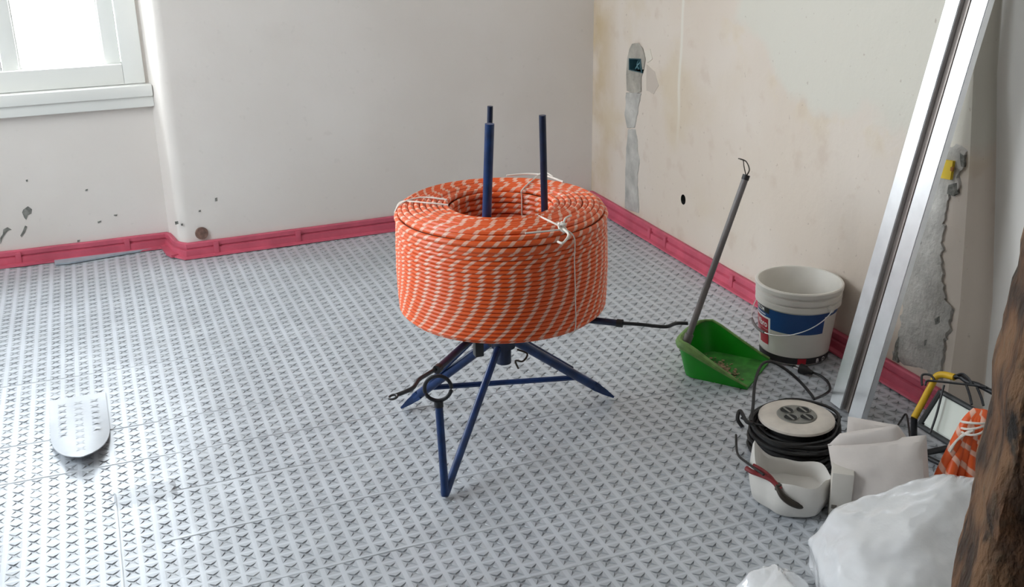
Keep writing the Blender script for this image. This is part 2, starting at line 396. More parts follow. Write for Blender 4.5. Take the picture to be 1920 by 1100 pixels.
B_ = [c for c in allc if c[1] < seam and c[0] < -.1]; C_ = [c for c in allc if c[1] < seam and c[0] > -.1]
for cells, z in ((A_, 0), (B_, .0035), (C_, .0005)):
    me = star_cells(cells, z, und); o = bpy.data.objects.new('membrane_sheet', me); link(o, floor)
# creases pressed across the sheets
for y0, xa, xb in ((2.838, -.9, 1.55), (2.63, .02, 1.9), (2.396, .0, 1.6), (2.134, .1, 1.45), (1.915, .3, 1.38), (3.06, -.6, 2.1), (3.5, -.6, 2.1)):
    bm = bmesh.new(); n = 60; prev = None
    for k in range(n+1):
        x = xa+(xb-xa)*k/n; y = y0+.004*noise.noise(Vector((x*3, y0, 0))); w = .0035; hh = .002*(.5+.5*noise.noise(Vector((x*5, y0*3, 2))))
        z = und(x, y, 0)[2]; cur = [bm.verts.new(p) for p in ((x, y-w, z-.001), (x, y, z+.001+hh), (x, y+w, z-.001))]
        if prev:
            for i in range(2): bm.faces.new((prev[i], prev[i+1], cur[i+1], cur[i]))
        prev = cur
    obj('membrane_crease', bm, mmem, floor)
# lifted tongue cut out of the membrane
bm = bmesh.new(); NU, NV = 18, 26; g = {}
for layer in (0, 1):
    for j in range(NV+1):
        v = j/NV; ys = flap_y1 + (flap_y0-flap_y1)*v
        hw = flap_w if v < .52 else flap_w*max(0, 1-((v-.52)/.48)**2.1)**.62
        for i in range(NU+1):
            u = -1+2*i/NU; x = flap_x + u*max(hw, .004) + .01*v
            z = .0035 + .0365*v**1.2 - .022*(u*hw/flap_w)**2*v - layer*.0025
            g[layer, i, j] = bm.verts.new((x, ys, z))
for layer in (0, 1):
    for j in range(NV):
        for i in range(NU):
            q = (g[layer, i, j], g[layer, i+1, j], g[layer, i+1, j+1], g[layer, i, j+1]); bm.faces.new(q if layer == 0 else q[::-1])
for j in range(NV):
    for i in (0, NU): bm.faces.new((g[0, i, j], g[0, i, j+1], g[1, i, j+1], g[1, i, j]))
for i in range(NU): bm.faces.new((g[0, i, NV], g[0, i+1, NV], g[1, i+1, NV], g[1, i, NV]))
bmesh.ops.recalc_face_normals(bm, faces=bm.faces); flap = obj('membrane_flap', bm, mmem, floor)
bm = bmesh.new()
for j in range(9):
    for i in (-1, 0, 1):
        v = .12+j*.095; x = flap_x+i*.047+.01*v; y = flap_y1+(flap_y0-flap_y1)*v; u = i*.5; z = .0035+.0365*v**1.2-.022*u*u*v*(.36)+.0006
        if v > .66 and i: continue
        vs = [bm.verts.new((x+a*.0135, y+b_*.0135, z-.0015*b_) if (a and b_) else (x+a*.005, y+b_*.005, z)) for a, b_ in ((-1, -1), (0, -1), (1, -1), (1, 0), (1, 1), (0, 1), (-1, 1), (-1, 0))]
        bm.faces.new(vs)
obj('pressed_star', bm, mem('pressed_star', (.33, .35, .38), .5), flap, smooth=False)
# ---- pink perimeter strips
def strip(name, path, foot=True):
    prof = [(0, .066), (.014, .068), (.019, .063), (.0195, .046), (.014, .043), (.014, .039), (.024, .036), (.026, .012), (.042, .0085), (.044, .003), (0, .003)]
    bm = bmesh.new(); rows = []; N = len(path)
    P = [Vector((x, y, 0)) for x, y in path]
    for i in range(N):
        d0 = (P[i]-P[i-1]).normalized() if i else (P[1]-P[0]).normalized(); d1 = (P[i+1]-P[i]).normalized() if i < N-1 else d0
        n0 = Vector((d0.y, -d0.x, 0)); n1 = Vector((d1.y, -d1.x, 0)); nn = (n0+n1).normalized(); k = 1/max(.4, nn.dot(n0))
        wob = .002*noise.noise(P[i]*5)
        rows.append([bm.verts.new(P[i]+nn*(a*k+(.0 if a == 0 else wob))+Vector((0, 0, z+(wob if z > .03 else 0)))) for a, z in prof])
    for i in range(N-1):
        for k in range(len(prof)): l = (k+1) % len(prof); bm.faces.new((rows[i][k], rows[i][l], rows[i+1][l], rows[i+1][k]))
    bm.faces.new(rows[0]); bm.faces.new(rows[-1][::-1]); bmesh.ops.recalc_face_normals(bm, faces=bm.faces)
    return struct(obj(name, bm, mpink))
def dens(pts, st=.05):
    out = []
    for a, b_ in zip(pts, pts[1:]):
        n = max(1, int(math.dist(a, b_)/st)); out += [(a[0]+(b_[0]-a[0])*k/n, a[1]+(b_[1]-a[1])*k/n) for k in range(n)]
    return out+[pts[-1]]
bb_back = strip('baseboard_back', dens([(-.93, YN-.001), (.215, YN-.001), (.232, 4.77), (.248, 4.65), (.285, 4.600), (2.205, by(2.2)-.001)]))
bb_right = strip('baseboard_right', dens([(XW-.001, by(2.2)-.02), (XW-.001, 2.215)]))
def joint(parent, c, ax):   # overlapping joint of two lengths
    bm = bmesh.new()
    if ax == 'x': box(bm, (c[0]-.011, c[1]-.03, .004), (c[0]+.011, c[1]-.012, .060), .002)
    else: box(bm, (c[0]-.03, c[1]-.011, .004), (c[0]-.012, c[1]+.011, .060), .002)
    obj('strip_joint', bm, mpink, parent)
for p in ((36, 490), (240, 466)): q = ony(*p, YN-.03); joint(bb_back, (q.x, YN), 'x')
for p in ((405, 455), (560, 440)): q = ony(*p, by(.5)-.03); joint(bb_back, (q.x, by(q.x)), 'x')
for yy in (4.0, 3.86, 3.33, 2.9, 2.55): joint(bb_right, (XW, yy), 'y')
def slab(name, pts, z0, z1, m, parent):
    bm = bmesh.new(); a = [bm.verts.new((p[0], p[1], z0)) for p in pts]; b_ = [bm.verts.new((p[0], p[1], z1)) for p in pts]; n = len(pts)
    bm.faces.new(b_); bm.faces.new(a[::-1])
    for i in range(n): bm.faces.new((a[i], a[(i+1) % n], b_[(i+1) % n], b_[i]))
    bmesh.ops.recalc_face_normals(bm, faces=bm.faces); return obj(name, bm, m, parent, smooth=False)
def px2(l, z=0): return [tuple(fl(*p, z))[:2] for p in l]
slab('foot_flap', px2([(0, 486), (100, 478), (102, 492), (45, 501), (0, 505)]), .004, .014, mpink, bb_back)
slab('foot_flap', px2([(298, 460), (318, 466), (345, 468), (440, 458), (440, 464), (350, 479), (322, 485), (312, 480)]), .004, .016, mpink, bb_back)
mtape = mat('grey_edge_tape', (.36, .41, .46), .6, var=.1, vscale=20)
slab('edge_tape', px2([(100, 484), (292, 461), (297, 467), (205, 483), (130, 496), (104, 498)]), .003, .010, mtape, floor)
slab('edge_tape', px2([(484, 452), (520, 447), (735, 423), (735, 431), (560, 448), (490, 460)]), .003, .010, mtape, floor)

# ---- marks on the walls
def patch(name, pts, m, parent, th=.004, jag=.006, sub=6, plane='x', off=0):
    """irregular plaster patch lying on a wall; pts are points on the wall"""
    loop = []; n = len(pts)
    for i in range(n):
        a, b_ = pts[i], pts[(i+1) % n]
        for k in range(sub):
            p = a.lerp(b_, k/sub); j = Vector((noise.noise(p*37), noise.noise(p*41+Vector((5, 2, 1))), noise.noise(p*39+Vector((1, 7, 3)))))*jag
            loop.append(p+j)
    ax = 0 if plane == 'x' else 1; bm = bmesh.new(); A = []; B2 = []
    cen = sum(loop, Vector())/len(loop)
    for p in loop:
        p = p.copy(); base = XW if ax == 0 else (YN if parent_is_niche(p) else by(p.x))
        p[ax] = base + .002; A.append(bm.verts.new(p)); q = p.lerp(Vector((cen.x if ax else p.x, p.y if ax else cen.y, cen.z)), .05); q[ax] = base-th; B2.append(bm.verts.new(q))
    m_ = len(loop)
    for i in range(m_): bm.faces.new((A[i], A[(i+1) % m_], B2[(i+1) % m_], B2[i]))
    es = [bm.edges.get((B2[i], B2[(i+1) % m_])) for i in range(m_)]; bmesh.ops.triangle_fill(bm, use_beauty=True, edges=es)
    bmesh.ops.recalc_face_normals(bm, faces=bm.faces)
    return obj(name, bm, m, parent)
def parent_is_niche(p): return -.93 < p.x < .24
def rx(l): return [onx(*p) for p in l]
# left chase below the teal box: three lengths of mortar
def ring_patch(name, outer, inner):
    bm = bmesh.new()
    O = [bm.verts.new((XW-.003, p.y, p.z)) for p in rx(outer)]; I = [bm.verts.new((XW-.003, a, b_)) for a, b_ in inner]
    eo = [bm.edges.new((O[i], O[(i+1) % len(O)])) for i in range(len(O))]; ei = [bm.edges.new((I[i], I[(i+1) % len(I)])) for i in range(len(I))]
    bmesh.ops.triangle_fill(bm, use_beauty=True, edges=eo+ei); return obj(name, bm, mmortar2, wall_right)
ring_patch('mortar_patch', [(1186, 82), (1198, 80), (1206, 90), (1211, 110), (1208, 130), (1203, 145), (1203, 172), (1190, 176), (1176, 170), (1175, 140), (1177, 110), (1181, 92)], box_l)
patch('mortar_patch', rx([(1174, 172), (1203, 174), (1199, 195), (1196, 215), (1193, 228), (1190, 240), (1176, 240), (1172, 215), (1174, 190)]), mmortar, wall_right)
patch('mortar_patch', rx([(1178, 240), (1191, 240), (1196, 262), (1197, 285), (1200, 300), (1196, 340), (1198, 375), (1199, 402), (1172, 392), (1173, 330), (1175, 275)]), mmortar, wall_right)
patch('plaster_halo', rx([(1208, 95), (1220, 92), (1224, 110), (1214, 118)]), mat('pale_plaster', (.72, .66, .57), .9), wall_right, .003, .004)
patch('damp_stain', rx([(1212, 120), (1228, 135), (1236, 160), (1226, 178), (1212, 170)]), mat('damp_beige', (.57, .49, .42), .9), wall_right, .0015, .004)
# right chase below the yellow box
patch('mortar_patch', rx([(1755, 285), (1790, 268), (1812, 278), (1813, 300), (1803, 312), (1798, 345), (1790, 350), (1780, 362), (1775, 420), (1770, 470), (1771, 540), (1776, 570), (1790, 585), (1778, 630), (1770, 680), (1768, 715), (1672, 672), (1682, 640), (1690, 590), (1698, 520), (1708, 470), (1722, 400), (1735, 330)]), mmortar, wall_right, .007, .016, 11)
for l in ([(1783, 345), (1797, 341), (1799, 362), (1790, 368), (1778, 362)], [(1718, 440), (1730, 435), (1731, 455), (1722, 462)], [(1682, 640), (1690, 630), (1686, 680), (1676, 675)], [(1804, 285), (1813, 290), (1810, 312), (1805, 312)], [(1756, 596), (1766, 592), (1766, 602), (1757, 608)], [(1737, 638), (1741, 636), (1740, 646), (1737, 648)]):
    patch('gouge', rx(l), mgouge, wall_right, .008, .004, 4)
# wall boxes
def slotbox(name, quad, dep, mwallm, mback, label):
    bm = bmesh.new(); f = lambda d: [(XW+d, a, b_) for a, b_ in quad]
    cy = sum(a for a, _ in quad)/4; cz = sum(b_ for _, b_ in quad)/4
    inn = [(cy+(a-cy)*.86, cz+(b_-cz)*.86) for a, b_ in quad]
    o_ = [bm.verts.new((XW-.006, a, b_)) for a, b_ in quad]; i_ = [bm.verts.new((XW-.006, a, b_)) for a, b_ in inn]; k_ = [bm.verts.new((XW+dep, a, b_)) for a, b_ in inn]; w_ = [bm.verts.new((XW+.002, a, b_)) for a, b_ in quad]
    for i in range(4):
        l = (i+1) % 4; bm.faces.new((o_[i], o_[l], i_[l], i_[i])); bm.faces.new((i_[i], i_[l], k_[l], k_[i])).material_index = 1; bm.faces.new((w_[i], w_[l], o_[l], o_[i]))
    bm.faces.new(k_).material_index = 1
    bmesh.ops.recalc_face_normals(bm, faces=bm.faces)
    o = obj(name, bm, [mwallm, mback], wall_right, smooth=False); o['label'] = label; return o
eb = slotbox('socket_box', box_l, .04, mteal, mteal, 'small dark teal flush box')
bm = bmesh.new(); c0 = Vector((XW+.028, p_box.y, p_box.z))
tube(bm, spline([c0+Vector((0, -.02, .02)), c0+Vector((-.012, 0, .005)), c0+Vector((-.02, .006, -.012)), c0+Vector((-.016, .022, -.02))], 6), .0035, 6); tube(bm, spline([c0+Vector((0, .02, .022)), c0+Vector((-.014, .012, 0)), c0+Vector((-.018, -.012, -.018))], 6), .003, 6)
obj('wire_end', bm, mat('blue_grey_wire', (.12, .26, .30), .5), eb)
yq = [(p.y, p.z) for p in rx([(1764, 296), (1795, 301), (1790, 336), (1759, 330)])]
bm = bmesh.new(); f0 = [bm.verts.new((XW-.016, a, b_)) for a, b_ in yq]; f1 = [bm.verts.new((XW+.002, a, b_)) for a, b_ in yq]; bm.faces.new(f0)
for i in range(4): bm.faces.new((f0[i], f0[(i+1) % 4], f1[(i+1) % 4], f1[i]))
bmesh.ops.recalc_face_normals(bm, faces=bm.faces); yb = obj('socket_box', bm, mybox, wall_right, smooth=False); yb['label'] = 'yellow plastic cover on a flush box'
q = onx(1786, 317, XW-.017); obj('box_tab', one(box, (q.x-.004, q.y-.005, q.z-.006), (q.x+.002, q.y+.005, q.z+.006), .001), mat('orange_tab', (.42, .16, .01), .5), yb)
# window wall: gouges and the rusty pipe stub
def by_px(l, y): return [ony(*p, y) for p in l]
G = [([(44, 392), (52, 386), (60, 392), (59, 400), (52, 404), (49, 412), (45, 408), (41, 398)], YN), ([(47, 422), (51, 424), (47, 436), (40, 445), (38, 442), (43, 432)], YN),
     ([(6, 430), (14, 425), (22, 430), (16, 431), (9, 438), (4, 448), (0, 458), (0, 446), (5, 438)], YN), ([(160, 355), (164, 354), (163, 358), (159, 358)], YN), ([(183, 415), (190, 413), (190, 416), (184, 418)], YN),
     ([(213, 402), (220, 401), (219, 404), (213, 404)], YN), ([(48, 337), (52, 336), (52, 340), (49, 340)], YN), ([(145, 450), (150, 449), (149, 453), (145, 454)], YN),
     ([(328, 415), (334, 414), (335, 419), (329, 421)], 4.605), ([(339, 419), (343, 418), (343, 422), (340, 422)], 4.605), ([(372, 394), (376, 393), (376, 396), (372, 397)], 4.605), ([(403, 372), (407, 370), (406, 377), (403, 378)], 4.605)]
for l, y in G: patch('gouge', by_px(l, y), mgouge, wall_back, .002, .002, 4, 'y')
pc = ony(378, 437, by(.35)); bm = bmesh.new(); bmesh.ops.create_cone(bm, cap_ends=True, segments=24, radius1=.0285, radius2=.026, depth=.014, matrix=Matrix.Translation((pc.x, by(pc.x)-.003, pc.z)) @ Matrix.Rotation(PI/2, 4, 'X'))
o = obj('pipe_stub', bm, mpipe_end, wall_back); o['label'] = 'round rusty brown pipe stub'
# ================================================================== timber post in the foreground
def timber():
    bm = bmesh.new(); nz = 170; x0, y0 = .941, .827; rows = []
    d = Vector((.775, -.632, 0)); n = Vector((-.632, -.775, 0))                 # along the face, towards the camera side
    sec = [(0, -.17), (-.006, -.12), (0, -.06), (.0, -.02), (.012, -.002)] + [(.02+.018*k, .006*math.sin(k*.9)) for k in range(14)] + [(.275, -.02), (.28, -.09), (.275, -.17)]
    for i in range(nz+1):
        z = CZ*i/nz if i else 0; row = []
        for k, (a, b_) in enumerate(sec):
            p = Vector((x0, y0, z))+d*(a+.024*(z-.75))+n*b_
            e = .014*noise.noise(Vector((a*9, b_*9, z*5)))+.007*noise.noise(Vector((a*40, b_*40, z*22)))+.004*noise.noise(Vector((a*90, b_*30, z*60)))
            p += n*e + d*(.011*noise.noise(Vector((0, 3, z*9)))+.004*noise.noise(Vector((1, 3, z*33))))*(1 if a < .1 else 0)
            row.append(bm.verts.new(p))
        rows.append(row)
    for i in range(nz):
        for k in range(len(sec)): l = (k+1) % len(sec); bm.faces.new((rows[i][k], rows[i][l], rows[i+1][l], rows[i+1][k]))
    bm.faces.new(rows[0][::-1]); bm.faces.new(rows[-1]); bmesh.ops.recalc_face_normals(bm, faces=bm.faces)
    o = obj('timber_post', bm, mtim); return tag(o, 'rough dark brown timber post in the foreground beside the white bag', 'post')
timber()
# ================================================================== coil stand
C = Vector((.985, 2.61, 0))
tips = [Vector((.744, 2.846, .012)), Vector((1.359, 2.664, .012)), Vector((.703, 2.312, .012))]
stand = thing('pipe_stand', 'blue steel tripod turntable stand carrying the orange striped pipe coil', 'stand', (C.x, C.y, 0))
bm = bmesh.new(); lathe(bm, [(0, .215), (.022, .215), (.022, .262), (.034, .264), (.034, .292), (.02, .294), (.02, .330), (.040, .332), (.040, .352), (0, .352)], C.x, C.y, 24); obj('hub', bm, mblued, stand)
hubp = [C+Vector((-.03, .035, .268)), C+Vector((.035, .01, .275)), C+Vector((-.025, -.02, .270))]
def flatfoot(a, b_, t=.86):
    m_ = a.lerp(b_, t); return m_
for i in (0, 1):
    leg = obj('leg', one(tube, [hubp[i], flatfoot(hubp[i], tips[i])], .0142, 10), mblue, stand)
    d = (tips[i]-hubp[i]).normalized(); side = d.cross(Vector((0, 0, 1))).normalized(); upv = side.cross(d)
    a = flatfoot(hubp[i], tips[i], .80); b_ = tips[i]; bm = bmesh.new(); vs = []
    for p, w, h in ((a, .013, .0135), (a.lerp(b_, .5), .014, .010), (b_, .017, .003)):
        vs.append([bm.verts.new(p+side*sx*w+upv*su*h) for sx, su in ((-1, -1), (1, -1), (1, 1), (-1, 1))])
    for k in range(2):
        for q in range(4): r = (q+1) % 4; bm.faces.new((vs[k][q], vs[k][r], vs[k+1][r], vs[k+1][q]))
    bm.faces.new(vs[0][::-1]); bm.faces.new(vs[2]); bmesh.ops.recalc_face_normals(bm, faces=bm.faces); obj('foot', bm, mblue, leg, smooth=False)
# front leg: runs to the floor, bends up and carries the guide ring
bend = tips[2]; top = Vector((.716, 2.378, .235)); up1 = bend.lerp(top, .12); dn1 = bend.lerp(hubp[2], .07)
leg = obj('leg', one(tube, spline([hubp[2], bend.lerp(hubp[2], .5), bend.lerp(hubp[2], .14)], 3)+spline([bend.lerp(hubp[2], .1), bend+Vector((0, 0, .002)), bend.lerp(top, .1)], 6)[1:]+[bend.lerp(top, .5), top], .0105, 10), mblue, stand)
obj('collar', one(tube, [top, top+Vector((0, .002, .016))], .0125, 10), mblack, leg)
rc = top+Vector((0, .003, .052)); rn = Vector((.0, -.985, .17)); ra = Vector((.93, -.36, 0)).normalized(); rb = Vector((.05, .06, .997)).normalized()
obj('guide_ring', one(tube, [rc+ra*.0345*math.cos(q)+rb*.034*math.sin(q) for q in [2*PI*k/36 for k in range(36)]], .0052, 8, True), mblack, leg)
obj('cross_bar', one(tube, [hubp[0].lerp(tips[0], .70), hubp[1].lerp(tips[1], .66)], .0085, 8), mblue, stand)
obj('brace', one(tube, [C+Vector((-.065, .03, .30)), hubp[0].lerp(tips[0], .66)+Vector((-.004, 0, .012))], .0075, 8), mblue, stand)
obj('brace', one(tube, [C+Vector((.03, .02, .296)), hubp[1].lerp(tips[1], .6)+Vector((0, .01, .016))], .005, 8), mblue, stand)
zA = .3795
def arm(dirpx, sleeve_px, tail, rs=.0095):
    p1 = fl(*sleeve_px, zA); s0 = Vector((C.x, C.y, zA-.004)); d = (p1-s0); d.z = 0; d.normalize()
    a = obj('arm', one(tube, [s0+d*.025, p1], rs, 10), mblued, stand)
    obj('sleeve_end', one(tube, [p1-d*.012, p1+d*.004], rs+.002, 10), mblack, a)
    obj('crank_rod', one(tube, spline([p1-d*.02]+[fl(*q, zA) for q in tail], 6), .0052, 8), mblack, a)
    return d
d1 = arm(0, (1165, 606), [(1200, 608), (1228, 611), (1250, 612), (1268, 606), (1290, 606)])
d2 = arm(0, (820, 692), [(800, 702), (785, 712), (775, 726), (760, 734), (742, 741)])
eye = fl(737, 744, zA); obj('rod_eye', one(tube, [eye+Vector((.010*math.cos(q), .010*math.sin(q), .002*math.cos(q))) for q in [2*PI*k/16 for k in range(16)]], .003, 6, True), mblack, stand)
d3 = Vector((math.cos(math.radians(95)), math.sin(math.radians(95)), 0)); s0 = Vector((C.x, C.y, zA-.004))
a = obj('arm', one(tube, [s0+d3*.025, s0+d3*.27], .0095, 10), mblued, stand); obj('crank_rod', one(tube, [s0+d3*.25, s0+d3*.36], .0052, 8), mblack, a)
obj('clamp_block', one(box, (fl(897, 661, .33).x-.012, fl(897, 661, .33).y-.012, .322), (fl(897, 661, .33).x+.012, fl(897, 661, .33).y+.012, .372), .003), mblack, stand)
def upright(pt, pb, r, name='upright'):
    return obj(name, one(tube, [pb, pt], r, 10), mblue if r > .01 else mblued, stand)
def vert_at(px, py, z): return fl(px, py, z)
b1 = C+d1*.105; t1 = fl(1017, 216, .935); upright(t1, Vector((t1.x+.012, t1.y-.0, zA)), .0095)
t2 = fl(918, 232, .935); upright(t2, Vector((t2.x-.026, t2.y+.012, zA)), .0125)
t3 = fl(919, 199, .938); upright(t3, Vector((t3.x-.022, t3.y+.008, zA)), .0080)
# locking hook below the hub
bm = bmesh.new(); h0 = C+Vector((.03, -.03, .262)); tube(bm, spline([h0, h0+Vector((.025, -.015, -.012)), h0+Vector((.005, -.03, -.025)), h0+Vector((-.015, -.025, -.022)), h0+Vector((-.005, -.02, -.05))], 6), .0028, 6); obj('locking_hook', bm, mtool, stand)

# ================================================================== pipe coil (rests on the arms)
ZB, ZT, RO = .392, .700, .292
coil = thing('pipe_coil', 'large coil of orange pipe with white stripes on the blue stand', 'pipe coil', (C.x, C.y, ZB))
rings = []    # radius, z, tube radius, phase
rs = .0058; n_side = 22
for i in range(n_side):
    z = ZB+rs+i*(rs*2*.985); w = i/(n_side-1)
    bul = .004*math.sin(PI*w)-(.012 if i == 0 else 0)
    ph = 2.7*(1-w/.68)**2 if w < .68 else .35*math.sin(i*1.9)*((w-.68)/.32)+.1
    rings.append((RO-rs-.004+bul, z, rs, ph+.05*random.random()))
zz = ZB+rs*2*.985*n_side
for k, (r, z) in enumerate(((.281, zz+.0045), (.2815, zz+.020), (.2735, zz+.0345))): rings.append((r, z, .0079, .2+.31*k))
ztop = zz+.041
for k, r in enumerate((.2585, .243, .2275, .212, .1965, .181, .1655, .150)): rings.append((r, ztop+.0035*math.sin(PI*(k+.5)/8)+(.001 if k % 2 else 0), .0079, random.random()*.6+.37*k))
for k in range(15): rings.append((.1385+.002*math.sin(k*1.7), ztop-.011-.0152*k, .0079, random.random()*.3+.12*k))
for k, r in enumerate((.15, .178, .206, .234, .262)): rings.append((r, ZB+.0085, .0079, random.random()))
for k, (r, z, tr, ph) in enumerate(rings):
    n = 200 if r > .2 else 130; s1, s2 = random.random()*6, random.random()*6
    amp = .0012 if tr > .006 else .0004
    pts = [Vector((C.x+(r+amp*math.sin(2*a+s1))*math.cos(a), C.y+(r+amp*math.sin(2*a+s1))*math.sin(a), z+amp*.8*math.sin(3*a+s2))) for a in [2*PI*j/n for j in range(n)]]
    obj('winding', one(tube, pts, tr, 8, True, phase=ph*.0385), mstripe, coil)
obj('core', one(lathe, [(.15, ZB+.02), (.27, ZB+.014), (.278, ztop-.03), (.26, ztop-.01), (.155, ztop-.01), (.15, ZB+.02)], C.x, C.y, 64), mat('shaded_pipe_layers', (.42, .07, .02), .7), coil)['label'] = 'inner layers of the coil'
def cyl(ang, r, z): return Vector((C.x+r*math.cos(ang), C.y+r*math.sin(ang), z))
def angpx(px, py, z): p = fl(px, py, z); return math.atan2(p.y-C.y, p.x-C.x), math.hypot(p.x-C.x, p.y-C.y)
zt2 = ztop+.013
kn = fl(1055, 428, zt2-.004)
cord = obj('tie_cord', one(tube, spline([fl(1004, 402, zt2-.01), fl(1030, 414, zt2+.004), kn, fl(1035, 432, zt2-.004), fl(985, 437, zt2-.004)], 8), .0026, 6), mcord, coil)
bm = bmesh.new(); kp = []
for i in range(26): a = i*.9; kp.append(kn+Vector((.011*math.cos(a)*math.sin(i*.31), .011*math.sin(a), .010*math.cos(i*.5)+.004)))
tube(bm, spline(kp, 3), .0032, 6)
tube(bm, spline([kn, kn+Vector((.012, .012, .02)), fl(1070, 404, zt2+.006)], 5), .0026, 6); tube(bm, spline([kn, fl(1066, 440, zt2), fl(1056, 455, zt2-.005), fl(1046, 453, zt2-.006)], 5), .003, 6)
obj('knot', bm, mcord, coil)
a0, _ = angpx(1068, 448, .655); a1, _ = angpx(1079, 622, ZB+.02); a1 = a0 + .06
obj('tie_cord', one(tube, spline([kn, cyl(a0, RO+.003, ztop-.02), cyl(a0+.005, RO+.0035, .60), cyl(a0+.02, RO+.0035, .5), cyl(a0+.03, RO+.001, ZB+.02), cyl(a0+.03, RO-.02, ZB-.001)], 8), .0017, 6), mcord, coil)
al, rl = angpx(752, 376, zt2)
obj('tie_cord', one(tube, spline([cyl(al+.02, RO-.002, ztop-.02), cyl(al+.02, RO-.02, ztop+.006), fl(790, 370, zt2+.002), fl(838, 374, zt2)], 8), .0024, 6), mcord, coil)
obj('tie_cord', one(tube, spline([cyl(al-.05, RO-.002, ztop-.02), cyl(al-.05, RO-.02, ztop+.006), fl(800, 380, zt2+.002), fl(840, 384, zt2)], 8), .0022, 6), mcord, coil)
ai, ri = angpx(984, 350, zt2)
obj('tie_cord', one(tube, spline([cyl(ai, .129, .55), cyl(ai, .129, ztop-.015), cyl(ai, .136, zt2-.004), fl(1008, 330, zt2+.002), fl(1020, 322, zt2+.006), cyl(ai-.1, RO-.01, zt2)], 8), .0022, 6), mcord, coil)
obj('tie_cord', one(tube, spline([fl(950, 329, zt2), fl(985, 326, zt2+.002), fl(1010, 327, zt2+.003), fl(1030, 331, zt2+.003), fl(1056, 341, zt2+.001)], 8), .003, 6), mcord, coil)

# ================================================================== dustpan
L1 = Vector((1.774, 2.544, 0)); L2 = Vector((1.958, 2.692, 0)); hb = Vector((1.795, 2.795, 0))
xa = (L2-L1); wid = xa.length; xa.normalize(); ya = Vector((-xa.y, xa.x, 0)); mid = (L1+L2)/2
dep = .235
pan = thing('dustpan', 'green plastic long-handled dustpan holding brown dust on the floor', 'dustpan', (mid+ya*dep*.5))
def pl_(u, v, z): return mid+xa*u*wid/2+ya*v*dep+Vector((0, 0, z))
prof = []   # wall outline from the left lip corner round the back to the right lip corner
for s in range(25):
    q = s/24
    if q < .3: u, v = -1, q/.3*.72
    elif q < .7:
        a = PI-(q-.3)/.4*PI; u, v = math.copysign(abs(math.cos(a))**.6, math.cos(a)), .72+.28*math.sin(a)**.7 if math.sin(a) > 0 else .72
    else: u, v = 1, (1-q)/.3*.72
    prof.append((u, v))
bm = bmesh.new(); bot = []; topv = []; outv = []; toto = []
for u, v in prof:
    h = .016+.095*min(1, v/.8)**1.1; fl_ = 1+.10*v
    bot.append(bm.verts.new(pl_(u*.93, v*.95, .007+.006*0))); topv.append(bm.verts.new(pl_(u*fl_, v*1.06, h)))
    outv.append(bm.verts.new(pl_(u*.95, v*.97, .002))); toto.append(bm.verts.new(pl_(u*fl_+.025*u, v*1.06+.012, h-.002)))
n = len(prof)
for i in range(n-1):
    bm.faces.new((bot[i], bot[i+1], topv[i+1], topv[i])); bm.faces.new((outv[i+1], outv[i], toto[i], toto[i+1])); bm.faces.new((topv[i], topv[i+1], toto[i+1], toto[i]))
bm.faces.new((bot[0], topv[0], toto[0], outv[0])); bm.faces.new((bot[-1], outv[-1], toto[-1], topv[-1]))
bmesh.ops.recalc_face_normals(bm, faces=bm.faces); obj('tray_wall', bm, mgreen, pan)
bm = bmesh.new(); ff = [bm.verts.new(pl_(u*.94, v*.96, .008)) for u, v in prof]; fb = [bm.verts.new(pl_(u*.94, v*.96, .002)) for u, v in prof]
bm.faces.new(ff); bm.faces.new(fb[::-1])
for i in range(n): bm.faces.new((ff[i], ff[(i+1) % n], fb[(i+1) % n], fb[i]))
bmesh.ops.recalc_face_normals(bm, faces=bm.faces); obj('tray_floor', bm, mgreen_f, pan)
rimp = [pl_(u*(1+.10*v)*1.0, v*1.06, .016+.095*min(1, v/.8)**1.1+.001) for u, v in prof]
bm = bmesh.new(); N = len(rimp)
for lo, hi, w in ((0, N, .007),):
    tube(bm, rimp, [.004+.012*max(0, 1-abs(i-8)/7) for i in range(N)], 8)
obj('rim', bm, mgreen_d, pan)['label'] = 'pale dusty green rim'
ht = fl(1399, 330, .632); hbz = pl_(-.74, .95, .088)
hd = obj('handle', one(tube, [hbz, hbz.lerp(ht, .5), ht], .0105, 12), mgreytube, pan)
obj('handle_socket', one(tube, [hbz-(ht-hbz).normalized()*.012, hbz+(ht-hbz).normalized()*.05], .0145, 12), mgreytube, pan)
bm = bmesh.new(); tube(bm, spline([ht, fl(1395, 312, .655), fl(1393, 300, .672), fl(1384, 297, .676)], 6), .0016, 6); tube(bm, spline([ht, fl(1405, 318, .648), fl(1399, 303, .668), fl(1388, 298, .674)], 6), .0022, 6); obj('hanging_loop', bm, mtool, hd)
obj('handle_cap', one(tube, [ht-(ht-hbz).normalized()*.012, ht+(ht-hbz).normalized()*.004], .0118, 12), mcable, hd)
bm = bmesh.new(); 
for i in range(170):
    a = random.gauss(0, .35); v = random.gauss(0, .11); p = pl_(-.1+a*.55, .52+v+a*.25, .010+.004*random.random()); s = random.uniform(.002, .0055)
    bmesh.ops.create_icosphere(bm, subdivisions=1, radius=s, matrix=Matrix.Translation(p) @ Matrix.Rotation(random.random()*3, 4, 'Z') @ Matrix.Diagonal((1.5, 1, .5, 1)))
o = tag(obj('swept_dust', bm, mdust), 'small heap of brown dust lying in the green dustpan', 'dust'); o['kind'] = 'stuff'

